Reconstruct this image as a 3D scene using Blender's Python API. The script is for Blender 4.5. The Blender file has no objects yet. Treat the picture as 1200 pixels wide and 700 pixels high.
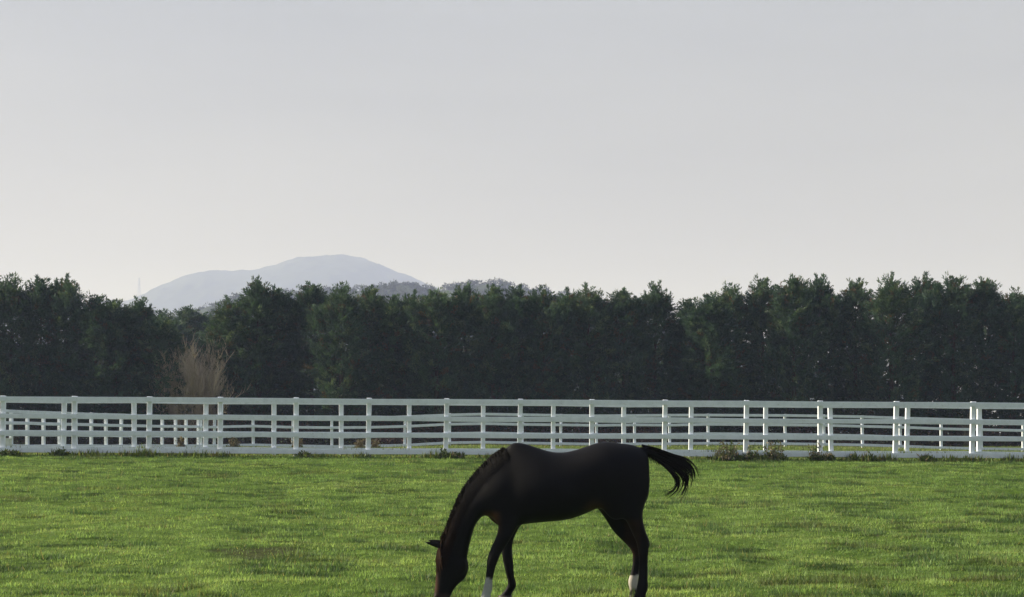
import bpy, bmesh, math, random
import numpy as np
from mathutils import Vector, Matrix
from mathutils.bvhtree import BVHTree

random.seed(7)
rng = np.random.default_rng(11)
SC = bpy.context.scene
COL = SC.collection

# ------------------------------------------------------------------ view
F = 1900.0          # focal length in photo pixels (photo 1200 wide)
CZ = 1.70           # eye height
HY = 510.0          # photo row of the eye level


def at(px, py, Y):
    return ((px - 600.0) / F * Y, Y, CZ - (py - HY) / F * Y)


def X_at(px, Y):
    return (px - 600.0) / F * Y


def Z_at(py, Y):
    return CZ - (py - HY) / F * Y


# ------------------------------------------------------------------ helpers
def tag(o, label=None, cat=None, group=None, kind=None):
    if label:
        o['label'] = label
    if cat:
        o['category'] = cat
    if group:
        o['group'] = group
    if kind:
        o['kind'] = kind
    return o


def link(name, me, mat=None, parent=None):
    o = bpy.data.objects.new(name, me)
    COL.objects.link(o)
    if mat is not None and me is not None and len(me.materials) == 0:
        me.materials.append(mat)
    if parent is not None:
        o.parent = parent
    return o


def empty(name, loc=(0, 0, 0), rz=0.0):
    o = bpy.data.objects.new(name, None)
    COL.objects.link(o)
    o.empty_display_size = 0.2
    o.location = loc
    o.rotation_euler = (0, 0, rz)
    return o


def mesh_np(name, v, faces, col=None, smooth=False):
    """faces: int array (n,3) or (n,4); col: per-vertex rgb"""
    v = np.asarray(v, dtype=np.float32)
    faces = np.asarray(faces, dtype=np.int32)
    k = faces.shape[1]
    me = bpy.data.meshes.new(name)
    me.vertices.add(len(v))
    me.vertices.foreach_set('co', v.ravel())
    me.loops.add(faces.size)
    me.loops.foreach_set('vertex_index', faces.ravel())
    me.polygons.add(len(faces))
    me.polygons.foreach_set('loop_start', np.arange(0, faces.size, k, dtype=np.int32))
    me.polygons.foreach_set('loop_total', np.full(len(faces), k, dtype=np.int32))
    if smooth:
        me.polygons.foreach_set('use_smooth', np.ones(len(faces), dtype=bool))
    me.update(calc_edges=True)
    if col is not None:
        a = me.color_attributes.new('tint', 'FLOAT_COLOR', 'POINT')
        c = np.ones((len(v), 4), dtype=np.float32)
        c[:, :3] = col
        a.data.foreach_set('color', c.ravel())
    return me


def _h(ix, iy, s):
    n = (ix.astype(np.int64) * 374761393 + iy.astype(np.int64) * 668265263 + s * 1442695041) & 0xFFFFFFFF
    n = ((n ^ (n >> 13)) * 1274126177) & 0xFFFFFFFF
    return ((n ^ (n >> 16)) & 0xFFFF) / 65535.0


def vnoise(x, y, s=0):
    x = np.asarray(x, dtype=np.float64)
    y = np.asarray(y, dtype=np.float64)
    ix = np.floor(x)
    iy = np.floor(y)
    fx = x - ix
    fy = y - iy
    fx = fx * fx * (3 - 2 * fx)
    fy = fy * fy * (3 - 2 * fy)
    a = _h(ix, iy, s)
    b = _h(ix + 1, iy, s)
    c = _h(ix, iy + 1, s)
    d = _h(ix + 1, iy + 1, s)
    return (a * (1 - fx) + b * fx) * (1 - fy) + (c * (1 - fx) + d * fx) * fy


def fbm(x, y, s=0, octv=3):
    t = 0.0
    a = 0.5
    n = 0.0
    for i in range(octv):
        t = t + a * vnoise(x * 2 ** i + 17.3 * i, y * 2 ** i - 9.1 * i, s + i)
        n += a
        a *= 0.5
    return t / n


def sstep(a, b, x):
    t = np.clip((x - a) / (b - a), 0, 1)
    return t * t * (3 - 2 * t)


# ------------------------------------------------------------------ materials
def new_mat(name):
    m = bpy.data.materials.new(name)
    m.use_nodes = True
    nt = m.node_tree
    b = nt.nodes['Principled BSDF']
    return m, nt, b


def leaf_mat(name, trans=0.35, rough=0.6, bright=1.0, tsat=(1.0, 1.0, 0.55), spec=0.25, vary=False):
    """tint attribute -> diffuse + translucent blade/leaf"""
    m, nt, b = new_mat(name)
    at_ = nt.nodes.new('ShaderNodeVertexColor')
    at_.layer_name = 'tint'
    mul = nt.nodes.new('ShaderNodeMix')
    mul.data_type = 'RGBA'
    mul.blend_type = 'MULTIPLY'
    mul.inputs[0].default_value = 1.0
    mul.inputs[7].default_value = (bright, bright, bright, 1)
    nt.links.new(at_.outputs['Color'], mul.inputs[6])
    if vary:
        oi = nt.nodes.new('ShaderNodeObjectInfo')
        rp = nt.nodes.new('ShaderNodeValToRGB')
        rp.color_ramp.elements[0].color = (0.78, 0.84, 0.88, 1)
        rp.color_ramp.elements[1].color = (1.22, 1.18, 1.10, 1)
        nt.links.new(oi.outputs['Random'], rp.inputs['Fac'])
        mv = nt.nodes.new('ShaderNodeMix')
        mv.data_type = 'RGBA'
        mv.blend_type = 'MULTIPLY'
        mv.inputs[0].default_value = 1.0
        nt.links.new(mul.outputs[2], mv.inputs[6])
        nt.links.new(rp.outputs['Color'], mv.inputs[7])
        mul = mv
    nt.links.new(mul.outputs[2], b.inputs['Base Color'])
    b.inputs['Roughness'].default_value = rough
    b.inputs['Specular IOR Level'].default_value = spec
    tr = nt.nodes.new('ShaderNodeBsdfTranslucent')
    m2 = nt.nodes.new('ShaderNodeMix')
    m2.data_type = 'RGBA'
    m2.blend_type = 'MULTIPLY'
    m2.inputs[0].default_value = 1.0
    m2.inputs[7].default_value = (*tsat, 1)
    nt.links.new(mul.outputs[2], m2.inputs[6])
    nt.links.new(m2.outputs[2], tr.inputs['Color'])
    mx = nt.nodes.new('ShaderNodeMixShader')
    mx.inputs[0].default_value = trans
    nt.links.new(b.outputs[0], mx.inputs[1])
    nt.links.new(tr.outputs[0], mx.inputs[2])
    nt.links.new(mx.outputs[0], nt.nodes['Material Output'].inputs['Surface'])
    return m


def noise_ramp(nt, coord, scale, c0, c1, p0=0.35, p1=0.65, detail=4, vec_scale=None):
    n = nt.nodes.new('ShaderNodeTexNoise')
    n.inputs['Scale'].default_value = scale
    n.inputs['Detail'].default_value = detail
    if vec_scale:
        mp = nt.nodes.new('ShaderNodeMapping')
        mp.inputs['Scale'].default_value = vec_scale
        nt.links.new(coord, mp.inputs['Vector'])
        nt.links.new(mp.outputs[0], n.inputs['Vector'])
    else:
        nt.links.new(coord, n.inputs['Vector'])
    r = nt.nodes.new('ShaderNodeValToRGB')
    r.color_ramp.elements[0].position = p0
    r.color_ramp.elements[0].color = (*c0, 1)
    r.color_ramp.elements[1].position = p1
    r.color_ramp.elements[1].color = (*c1, 1)
    nt.links.new(n.outputs['Fac'], r.inputs['Fac'])
    return r.outputs['Color'], n.outputs['Fac']


def paint_mat():
    m, nt, b = new_mat('white_fence_paint')
    tc = nt.nodes.new('ShaderNodeTexCoord')
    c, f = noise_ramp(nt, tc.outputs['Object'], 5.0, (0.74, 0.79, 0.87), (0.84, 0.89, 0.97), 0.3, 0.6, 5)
    c2, f2 = noise_ramp(nt, tc.outputs['Object'], 22.0, (0.80, 0.79, 0.74), (1, 1, 1), 0.28, 0.42, 3)
    mx = nt.nodes.new('ShaderNodeMix')
    mx.data_type = 'RGBA'
    mx.blend_type = 'MULTIPLY'
    mx.inputs[0].default_value = 0.6
    nt.links.new(c, mx.inputs[6])
    nt.links.new(c2, mx.inputs[7])
    nt.links.new(mx.outputs[2], b.inputs['Base Color'])
    b.inputs['Roughness'].default_value = 0.5
    return m


def plain_noise_mat(name, c0, c1, scale=6.0, rough=0.8, spec=0.3, vec_scale=None):
    m, nt, b = new_mat(name)
    tc = nt.nodes.new('ShaderNodeTexCoord')
    c, f = noise_ramp(nt, tc.outputs['Object'], scale, c0, c1, 0.3, 0.7, 5, vec_scale)
    nt.links.new(c, b.inputs['Base Color'])
    b.inputs['Roughness'].default_value = rough
    b.inputs['Specular IOR Level'].default_value = spec
    bp = nt.nodes.new('ShaderNodeBump')
    bp.inputs['Strength'].default_value = 0.4
    bp.inputs['Distance'].default_value = 0.02
    nt.links.new(f, bp.inputs['Height'])
    nt.links.new(bp.outputs[0], b.inputs['Normal'])
    return m


M_PAINT = paint_mat()
M_GRASS = leaf_mat('grass_blade', trans=0.5, rough=0.55, tsat=(1.0, 1.0, 0.6), spec=0.25)
M_CONIF = leaf_mat('conifer_leaf', trans=0.28, rough=0.65, tsat=(1.0, 1.0, 0.5), spec=0.2, vary=True)
M_WEED = leaf_mat('weed_leaf', trans=0.35, rough=0.7)
M_BARK = plain_noise_mat('bark', (0.045, 0.032, 0.026), (0.12, 0.09, 0.07), 3.0, 0.9, 0.1, (6, 6, 1))
M_TWIG = plain_noise_mat('pale_twig', (0.36, 0.285, 0.21), (0.58, 0.47, 0.35), 1.2, 0.9, 0.1)
M_STEEL = plain_noise_mat('galvanised_steel', (0.25, 0.26, 0.27), (0.36, 0.37, 0.38), 0.3, 0.6)

# ------------------------------------------------------------------ terrain
Y_A, Y_B, Y_C = 40.0, 43.0, 72.0


def footA(px):
    return 533.0 + 7.5 * np.asarray(px) / 1200.0


def footB(px):
    return footA(px) - 2.5


_cx = [-300, 0, 150, 240, 300, 400, 480, 527, 567, 700, 830, 945, 1011, 1060, 1103, 1199, 1500]
_cy = [526, 526, 526, 526, 525, 527, 525, 522.5, 522, 524, 523, 523.5, 525, 526.5, 528, 530, 530]


def footC(px):
    return np.interp(px, _cx, _cy)


def terrain(X, Y):
    X = np.asarray(X, dtype=np.float64)
    Y = np.asarray(Y, dtype=np.float64)
    zA = CZ - (footA(np.clip(600 + X * F / Y_A, -300, 1500)) - HY) / F * Y_A
    zC = CZ - (footC(np.clip(600 + X * F / Y_C, -300, 1500)) - HY) / F * Y_C
    zT = 1.02
    t1 = np.clip((Y - 17.0) / (Y_A - 17.0), 0, 1)
    t1 = t1 * (0.85 + 0.15 * t1)
    z = zA * t1
    t2 = np.clip((Y - Y_A) / (Y_C - Y_A), 0, 1)
    z = np.where(Y > Y_A, zA * (1 - t2) + zC * t2, z)
    t3 = np.clip((Y - Y_C) / (94 - Y_C), 0, 1)
    z = np.where(Y > Y_C, zC * (1 - t3) + zT * t3, z)
    # side banks flatten out
    return z


def hummock(X, Y):
    """small unevenness of the grazed turf, only in the near meadow"""
    X = np.asarray(X, dtype=np.float64)
    Y = np.asarray(Y, dtype=np.float64)
    h = 0.13 * (fbm(X / 1.5, Y / 1.2, 3, 3) - 0.5) + 0.06 * (fbm(X / 0.45, Y / 0.4, 9, 2) - 0.5)
    fade = sstep(11.0, 13.0, Y) * (1 - sstep(38.4, 39.6, Y))
    # calm under the hooves
    d = np.hypot((X - 0.25) / 1.7, (Y - 16.5) / 0.7)
    return h * fade * (0.15 + 0.85 * sstep(0.7, 1.5, d))


def ground_z(X, Y):
    return terrain(X, Y) + hummock(X, Y)


def axis_vals(segs):
    out = []
    for a, b, s in segs:
        n = max(1, int(round((b - a) / s)))
        out += list(np.linspace(a, b, n, endpoint=False))
    out.append(segs[-1][1])
    return np.array(out)


xs = axis_vals([(-2900, -300, 90), (-300, -60, 12), (-60, -17, 1.5), (-17, 17, 0.11), (17, 60, 1.5), (60, 300, 12), (300, 2900, 90)])
ys = axis_vals([(-50, 5, 5), (5, 12, 0.5), (12, 40.5, 0.10), (40.5, 100, 1.0), (100, 300, 15), (300, 4700, 100)])
GX, GY = np.meshgrid(xs, ys)
GZ = ground_z(GX, GY)
nx, ny = len(xs), len(ys)
idx = np.arange(nx * ny).reshape(ny, nx)
quads = np.stack([idx[:-1, :-1], idx[:-1, 1:], idx[1:, 1:], idx[1:, :-1]], -1).reshape(-1, 4)


def tallness(X, Y):
    """0..1: where the grass stands longer (uneaten tufts)"""
    n = fbm(np.asarray(X) / 0.75 + 40, np.asarray(Y) / 0.30 + 11, 21, 4)
    return sstep(0.602, 0.632, n)


def bareness(X, Y):
    X = np.asarray(X)
    Y = np.asarray(Y)
    w_ = 0.35 * (fbm(X / 0.3, Y / 0.3, 55, 2) - 0.5)
    d = np.hypot((X + 3.2) / 0.75, (Y - 21.1) / 0.42) + w_ * 2
    return 1 - sstep(0.55, 1.15, d)


# ground colours (turf and soil, darkened under tufts to imitate shade)
tall = tallness(GX, GY)
bare = bareness(GX, GY)
big = fbm(GX / 6, GY / 5, 77, 3)
gcol = np.empty((ny, nx, 3))
turf_a = np.array([0.060, 0.110, 0.020])
turf_b = np.array([0.090, 0.150, 0.030])
gcol[:] = turf_a + (turf_b - turf_a) * big[..., None]
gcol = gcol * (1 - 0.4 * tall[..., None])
soil = np.array([0.045, 0.045, 0.024])
gcol = gcol * (1 - bare[..., None] * 0.8) + soil * bare[..., None] * 0.8
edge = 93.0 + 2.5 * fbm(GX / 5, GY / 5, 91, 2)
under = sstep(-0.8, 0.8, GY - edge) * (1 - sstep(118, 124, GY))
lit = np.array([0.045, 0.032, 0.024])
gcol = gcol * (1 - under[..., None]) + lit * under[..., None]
far = sstep(118, 140, GY)
gcol = gcol * (1 - far[..., None]) + np.array([0.05, 0.07, 0.03]) * far[..., None]
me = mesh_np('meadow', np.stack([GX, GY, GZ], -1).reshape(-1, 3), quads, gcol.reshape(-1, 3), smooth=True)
m, nt, b = new_mat('turf_ground')
vc = nt.nodes.new('ShaderNodeVertexColor')
vc.layer_name = 'tint'
tc = nt.nodes.new('ShaderNodeTexCoord')
c, f = noise_ramp(nt, tc.outputs['Object'], 9.0, (0.55, 0.58, 0.5), (1.25, 1.2, 1.1), 0.3, 0.7, 6)
mx = nt.nodes.new('ShaderNodeMix')
mx.data_type = 'RGBA'
mx.blend_type = 'MULTIPLY'
mx.inputs[0].default_value = 1.0
nt.links.new(vc.outputs['Color'], mx.inputs[6])
nt.links.new(c, mx.inputs[7])
nt.links.new(mx.outputs[2], b.inputs['Base Color'])
b.inputs['Roughness'].default_value = 0.95
b.inputs['Specular IOR Level'].default_value = 0.05
bp = nt.nodes.new('ShaderNodeBump')
bp.inputs['Strength'].default_value = 0.8
bp.inputs['Distance'].default_value = 0.04
nt.links.new(f, bp.inputs['Height'])
nt.links.new(bp.outputs[0], b.inputs['Normal'])
tag(link('meadow_ground', me, m), 'uneven green pasture rising gently to the white fence', None, None, 'structure')


# ------------------------------------------------------------------ grass blades (nobody could count them)
def blades(n, y0, y1, margin, hmin, hmax, wmin, wmax, ypow=1.0, tallgain=1.3, seed=1):
    r = np.random.default_rng(seed)
    Y = y0 + (y1 - y0) * r.random(n) ** ypow
    half = 0.325 * Y + margin
    X = (r.random(n) * 2 - 1) * half
    # bunch blades into little tussocks
    jit = r.normal(0, 0.02, (n, 2))
    cell = 0.07
    keep = r.random(n) < 0.6
    X = np.where(keep, np.round(X / cell) * cell + jit[:, 0] + 0.03 * np.sin(Y * 37), X)
    Y = np.where(keep, np.round(Y / cell) * cell + jit[:, 1] + 0.03 * np.sin(X * 41), Y)
    T = tallness(X, Y)
    B = bareness(X, Y)
    ok = r.random(n) > B * 0.85
    X, Y, T = X[ok], Y[ok], T[ok]
    n = len(X)
    Z = ground_z(X, Y)
    patch = np.clip(1.6 * (fbm(X / 0.26, Y / 0.17, 33, 3) - 0.5) + 0.5, 0, 1)
    H = (hmin + (hmax - hmin) * r.random(n) ** 1.6) * (0.35 + 1.3 * patch) * (1 + tallgain * T)
    W = wmin + (wmax - wmin) * r.random(n)
    az = r.random(n) * 2 * np.pi
    lean = np.abs(r.normal(0.65, 0.4, n))
    la = r.random(n) * 2 * np.pi
    dx, dy = np.cos(la) * np.sin(lean), np.sin(la) * np.sin(lean)
    cz_ = np.cos(lean)
    wx, wy = np.cos(az) * W / 2, np.sin(az) * W / 2
    v = np.empty((n, 3, 3))
    v[:, 0] = np.stack([X - wx, Y - wy, Z - 0.012], -1)
    v[:, 1] = np.stack([X + wx, Y + wy, Z - 0.012], -1)
    v[:, 2] = np.stack([X + dx * H, Y + dy * H, Z + cz_ * H], -1)
    big = fbm(X / 5, Y / 4, 77, 3)[:, None]
    c = np.array([0.156, 0.256, 0.078]) + (np.array([0.240, 0.340, 0.125]) - np.array([0.156, 0.256, 0.078])) * big
    c = c * (0.55 + 0.9 * r.random((n, 1)))
    c = c * (0.50 + 1.0 * patch[:, None])
    c = c + (np.array([0.20, 0.21, 0.085]) - c) * (0.55 * sstep(40.0, 41.0, Y))[:, None]
    c = c * (1 - T[:, None] * np.array([0.60, 0.53, 0.48]))  # longer tufts tinted darker, standing in for their shaded fronts
    mot = fbm(X / 1.3 + 3, Y / 0.6 - 8, 66, 3)[:, None]
    c = c * (0.80 + 0.40 * mot) * np.array([1.0, 1.0, 1.0]) + np.array([0.05, 0.025, 0.012]) * sstep(0.52, 0.68, mot)
    dry = (r.random(n) < 0.045)
    c[dry] = np.array([0.30, 0.28, 0.13]) * (0.7 + 0.6 * r.random((dry.sum(), 1)))
    c = np.repeat(c[:, None, :], 3, 1)
    return v.reshape(-1, 3), c.reshape(-1, 3)


va, ca = blades(700000, 13.5, 39.7, 2.8, 0.018, 0.052, 0.007, 0.017, 1.15, 1.15, 5)
vb, cb = blades(90000, 40.3, 93.5, 3.0, 0.03, 0.11, 0.015, 0.035, 0.9, 0.6, 6)
# longer fringe along the foot of the fences
def fringe(n, Yf, spread, hmax, seed, pxlo=-120, pxhi=1320):
    r = np.random.default_rng(seed)
    X = X_at(pxlo + (pxhi - pxlo) * r.random(n), Yf)
    Y = Yf + r.normal(0, spread, n)
    k = fbm(X / 0.6, Y / 3, 61, 3)
    ok = r.random(n) < 0.25 + 1.5 * np.clip(k - 0.45, 0, 1) * 2
    X, Y, k = X[ok], Y[ok], k[ok]
    n = len(X)
    Z = ground_z(X, Y)
    H = hmax * (0.25 + 0.75 * r.random(n)) * (0.4 + 1.2 * np.clip(k - 0.35, 0, 0.5) * 2)
    az = r.random(n) * 6.283
    W = 0.012 + 0.014 * r.random(n)
    la = r.random(n) * 6.283
    le = np.abs(r.normal(0.25, 0.2, n))
    v = np.empty((n, 3, 3))
    v[:, 0] = np.stack([X - np.cos(az) * W, Y - np.sin(az) * W, Z - 0.02], -1)
    v[:, 1] = np.stack([X + np.cos(az) * W, Y + np.sin(az) * W, Z - 0.02], -1)
    v[:, 2] = np.stack([X + np.cos(la) * np.sin(le) * H, Y + np.sin(la) * np.sin(le) * H, Z + H * np.cos(le)], -1)
    c = np.array([0.16, 0.215, 0.07]) * (0.5 + 0.9 * r.random((n, 1)))
    c[r.random(n) < 0.2] = np.array([0.22, 0.19, 0.10])
    return v.reshape(-1, 3), np.repeat(c[:, None], 3, 1).reshape(-1, 3)


vf, cf = fringe(13000, Y_A - 0.08, 0.16, 0.19, 8)
vg, cg = fringe(5000, Y_B, 0.2, 0.26, 9)
V = np.concatenate([va, vb, vf, vg])
Cc = np.concatenate([ca, cb, cf, cg])
me = mesh_np('grass', V, np.arange(len(V)).reshape(-1, 3), Cc)
tag(link('grass', me, M_GRASS), 'short grazed green grass with longer dark tufts covering the pasture', 'grass', None, 'stuff')


# ------------------------------------------------------------------ fences
def bm_box(bm, c, sx, sy, sz, rot=None, bev=0.006):
    """bevelled box added to bm"""
    M = Matrix.Translation(Vector(c))
    if rot is not None:
        M = M @ rot
    r = bmesh.ops.create_cube(bm, size=1.0, matrix=M @ Matrix.Diagonal((sx, sy, sz, 1)))
    if bev:
        es = list({e for v in r['verts'] for e in v.link_edges})
        bmesh.ops.bevel(bm, geom=es, offset=bev, segments=1, affect='EDGES')


def bm_obj(name, bm, mat, parent=None, smooth=False):
    me = bpy.data.meshes.new(name)
    bm.to_mesh(me)
    bm.free()
    if smooth:
        me.polygons.foreach_set('use_smooth', np.ones(len(me.polygons), dtype=bool))
    return link(name, me, mat, parent)


RAILS = (1.379, 0.958, 0.541, 0.126)


def build_fence(name, label, posts, rails=RAILS, height=1.435, pw=0.112, rh=0.116, cap=True, leanmu=0.02,
                front=(0, -1), seed=0):
    """posts: list of (X, Y, Z) at the foot. Each post and each rail is a part."""
    r = random.Random(seed)
    x0 = posts[len(posts) // 2]
    root = empty(name, x0)
    tag(root, label, 'fence')
    P0 = Vector(x0)
    fr = Vector((front[0], front[1], 0)).normalized()
    leans = []
    for (x, y, z) in posts:
        bm = bmesh.new()
        lean = r.gauss(leanmu, 0.012)
        leans.append(lean)
        rot = Matrix.Rotation(lean, 4, 'Y') @ Matrix.Rotation(math.atan2(fr.x, -fr.y), 4, 'Z')
        hh = height + 0.25
        up = (rot @ Vector((0, 0, 1)))
        c = Vector((x, y, z - 0.25)) + up * hh / 2 - P0
        bm_box(bm, c, pw, pw, hh, rot)
        post = bm_obj('post', bm, M_PAINT, root)
        if cap:
            bm = bmesh.new()
            c2 = Vector((x, y, z - 0.25)) + up * (hh + 0.012) - P0
            bm_box(bm, c2, pw + 0.010, pw + 0.010, 0.022, rot, 0.008)
            bm_obj('post_cap', bm, M_PAINT, post)
    for k, h in enumerate(rails):
        bm = bmesh.new()
        prof = [(-0.5, -0.42), (-0.42, -0.5), (0.42, -0.5), (0.5, -0.42), (0.5, 0.42), (0.42, 0.5), (-0.42, 0.5), (-0.5, 0.42)]
        th = 0.045
        ring_prev = None
        n = len(posts)
        for i in range(n):
            x, y, z = posts[i]
            a = Vector(posts[max(0, i - 1)])
            b_ = Vector(posts[min(n - 1, i + 1)])
            d = (b_ - a).normalized()
            side = Vector((0, 0, 1)).cross(d).normalized()
            if side.dot(fr) < 0:
                side = -side
            ctr = Vector((x + math.sin(leans[i]) * h, y, z + h + r.gauss(0, 0.006))) + side * (pw / 2 + th / 2 + 0.003) - P0
            if i == 0:
                ctr -= d * pw * 0.6
            if i == n - 1:
                ctr += d * pw * 0.6
            upv = Vector((0, 0, 1))
            ring = [bm.verts.new(ctr + side * (p * th) + upv * (q * rh)) for p, q in prof]
            if ring_prev:
                for j in range(8):
                    bm.faces.new((ring_prev[j], ring_prev[(j + 1) % 8], ring[(j + 1) % 8], ring[j]))
            else:
                bm.faces.new(ring)
            ring_prev = ring
        bm.faces.new(list(reversed(ring_prev)))
        bmesh.ops.recalc_face_normals(bm, faces=bm.faces[:])
        bm_obj('rail', bm, M_PAINT, root)
    return root


A_px = [-258, -171, -84, 3, 87, 174, 258, 347, 431, 522, 608, 693, 778, 873.5, 961, 1048.5, 1138.5, 1226, 1314, 1402]
B_px = [-251, -169, -88, -8, 74, 157.5, 241, 321, 400, 479.5, 566, 648, 731, 809, 897, 974.5, 1062, 1147, 1231, 1316]
pA = [(X_at(p, Y_A), Y_A, Z_at(float(footA(p)), Y_A)) for p in A_px]
pB = [(X_at(p, Y_B), Y_B, Z_at(float(footB(p)), Y_B)) for p in B_px]
build_fence('white_paddock_fence', 'white four rail board fence with capped posts, nearest one, crossing the pasture behind the horse', pA, seed=1)
build_fence('white_paddock_fence', 'white board fence running parallel just behind the nearest fence, posts without caps', pB, height=1.42, cap=False, leanmu=0.012, seed=2)
C_px = [235.5, 251, 297, 343, 389, 431, 474, 527, 567, 612, 657, 699, 743.5, 785, 830, 876, 920.5, 966, 1011, 1055, 1103, 1150, 1199, 1246, 1292, 1338, 1384]
pC = [(X_at(p, Y_C), Y_C, Z_at(float(footC(p)), Y_C)) for p in C_px]
build_fence('white_paddock_fence', 'distant white board fence in front of the conifers, seen small through the near fences', pC, cap=False, height=1.44, leanmu=0.0, seed=3)
# oblique run coming from the far corner towards the left edge
D_px = [232.5, 218, 206, 190, 174, 158, 141.5, 124.5, 107, 89, 70, 51, 32, 13, -7, -28, -50, -73]
pD = []
for p in D_px:
    Yd = 71.0 - (232.5 - p) / 232.5 * 13.0
    fy = 526.0 + (232.5 - p) / 232.5 * 1.0
    pD.append((X_at(p, Yd), Yd, Z_at(fy, Yd)))
build_fence('white_paddock_fence', 'distant white fence with closely spaced posts running obliquely at the left', pD, cap=False, height=1.44, leanmu=0.0,
            front=(0.963, -0.27), seed=4)

# ------------------------------------------------------------------ horse
HYP = 16.5   # depth of the horse's middle


def hp(px, py, dy=0.0):
    Y = HYP + dy
    return np.array([(px - 600.0) / F * Y, Y, CZ - (py - HY) / F * Y])


H_ORG = Vector((X_at(660, HYP), HYP, 0.0))


def loft(bm, rings):
    prev = None
    for ring in rings:
        vs = [bm.verts.new(tuple(p)) for p in ring]
        if prev:
            n = len(vs)
            for j in range(n):
                bm.faces.new((prev[j], prev[(j + 1) % n], vs[(j + 1) % n], vs[j]))
        else:
            bm.faces.new(list(reversed(vs)))
        prev = vs
    bm.faces.new(prev)


def resample(st, m):
    """Catmull-like smooth interpolation of stations"""
    st = np.array(st, dtype=float)
    t = np.arange(len(st))
    tt = np.linspace(0, len(st) - 1, (len(st) - 1) * m + 1)
    out = []
    for q in tt:
        i = min(int(q), len(st) - 2)
        u = q - i
        p0 = st[max(i - 1, 0)]
        p1 = st[i]
        p2 = st[i + 1]
        p3 = st[min(i + 2, len(st) - 1)]
        out.append(0.5 * (2 * p1 + (p2 - p0) * u + (2 * p0 - 5 * p1 + 4 * p2 - p3) * u * u + (3 * p1 - p0 - 3 * p2 + p3) * u ** 3))
    return np.array(out)


def sect(a, b, hw, dy=0.0, k=0.0, n=24, dyn=0.0):
    """elliptic ring from photo point a (top/front) to b (bottom/back), half width hw; k narrows the a end"""
    A = hp(*a, dy)
    B = hp(*b, dy)
    c = (A + B) / 2
    h = (A - B) / 2
    ring = []
    for i in range(n):
        t = 2 * math.pi * i / n
        s = math.sin(t)
        w = hw * math.cos(t) * (1 - k * s)
        ring.append(c + h * s + np.array([0, w, 0]))
    return ring


bm = bmesh.new()
torso = [  # px, top, bottom, half width, k
    (571, 574, 604, 0.05, 0), (577, 556, 611, 0.095, 0.1), (585, 540, 616, 0.145, 0.2), (593, 527, 618.5, 0.185, 0.34), (601, 520, 617.5, 0.215, 0.42),
    (612, 520, 614.5, 0.25, 0.38), (630, 525.5, 612.3, 0.29, 0.24), (645, 530, 611, 0.305, 0.18), (660, 531, 609.5, 0.31, 0.14),
    (675, 528, 606, 0.305, 0.12), (690, 523, 600, 0.29, 0.08), (700, 520, 596, 0.285, 0.05), (712, 518.6, 597, 0.28, 0.02),
    (729, 520.5, 600, 0.27, 0.0), (744, 523, 599, 0.245, -0.05), (754, 529, 593, 0.20, -0.05), (760, 538, 580, 0.13, 0)]
T = resample(torso, 4)
loft(bm, [sect((a[0], a[1] - 0.8), (a[0], a[2] + 0.5), max(a[3], 0.02), 0, a[4]) for a in T])
neck = [  # crest x,y, throat x,y, hw, k
    (620, 548, 606, 596, 0.09, 0.3), (612, 533, 598, 606, 0.17, 0.4), (603, 523.5, 589, 609, 0.21, 0.45), (588, 527, 577, 607, 0.195, 0.45), (572, 540, 567.5, 604.5, 0.17, 0.45), (557, 556, 560, 611, 0.145, 0.43), (545.3, 571, 555.5, 620, 0.128, 0.4),
    (536.5, 587, 552.5, 630, 0.112, 0.38), (529, 605, 550, 640, 0.105, 0.3), (523, 621, 548.5, 648, 0.098, 0.2), (518, 632, 547.5, 654, 0.088, 0.1)]
T = resample(neck, 4)
loft(bm, [sect((a[0], a[1]), (a[2], a[3]), a[4], 0, a[5]) for a in T])
head = [
    (523, 626, 545, 640, 0.06, 0.1), (516.5, 634, 546, 650, 0.083, 0.1), (512.5, 645, 548.8, 659, 0.098, -0.1), (511, 656, 549, 668, 0.103, -0.12), (511, 667, 545, 678, 0.09, -0.05),
    (510.3, 678, 537, 685, 0.07, 0.05), (509.3, 688, 531.5, 692, 0.058, 0.1), (508.3, 696, 529, 697.5, 0.056, 0.0), (508.3, 701.5, 527, 701.5, 0.060, 0.0), (510.5, 705.3, 524, 705.3, 0.045, 0)]
T = resample(head, 4)
loft(bm, [sect((a[0], a[1]), (a[2], a[3]), a[4], 0, a[5]) for a in T])


def leg(st, dy0, dy1=None):
    """stations: y, front x, back x, half width; photo rows"""
    T = resample(st, 4)
    rings = []
    for i, a in enumerate(T):
        u = i / (len(T) - 1)
        d = dy0 + ((dy1 if dy1 is not None else dy0) - dy0) * min(1, u * 2.2)
        rings.append(sect((a[1], a[0]), (a[2], a[0]), a[3], d, 0.0, 20))
    loft(bm, rings)


NF, FF, NH, FH = -0.15, 0.15, -0.14, 0.15
leg([(585, 583, 616, .085), (600, 583, 614, .10), (612, 584, 610, .092), (622, 583.3, 604, .076), (631, 580.3, 599, .063), (640, 576, 593.3, .053), (649, 572.6, 587.2, .048), (656, 570.6, 584.4, .047),
     (663, 569.9, 581.6, .040), (672, 569.3, 579.2, .032), (680, 568.3, 577.8, .030), (687, 566.6, 577.6, .036), (692, 565.4, 577.2, .036), (697, 563.8, 575.2, .034), (701, 562.4, 575.4, .042), (704, 562, 576, .044)], -0.11, NF)
leg([(585, 588, 618, .085), (600, 589, 615, .095), (612, 590, 612.5, .085), (622, 590.6, 606.5, .068), (632, 588.7, 602.2, .056), (642, 587.8, 600.4, .049), (651, 588, 600.8, .047), (659, 589.4, 602, .043),
     (667, 591.2, 602.3, .034), (675, 593.2, 603, .030), (682, 594.6, 604.8, .034), (687, 594, 605.3, .037), (692, 590.8, 602.8, .034), (696, 587.6, 600, .036), (699, 585, 600, .042), (701, 584, 600, .044)], 0.11, FF)
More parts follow.
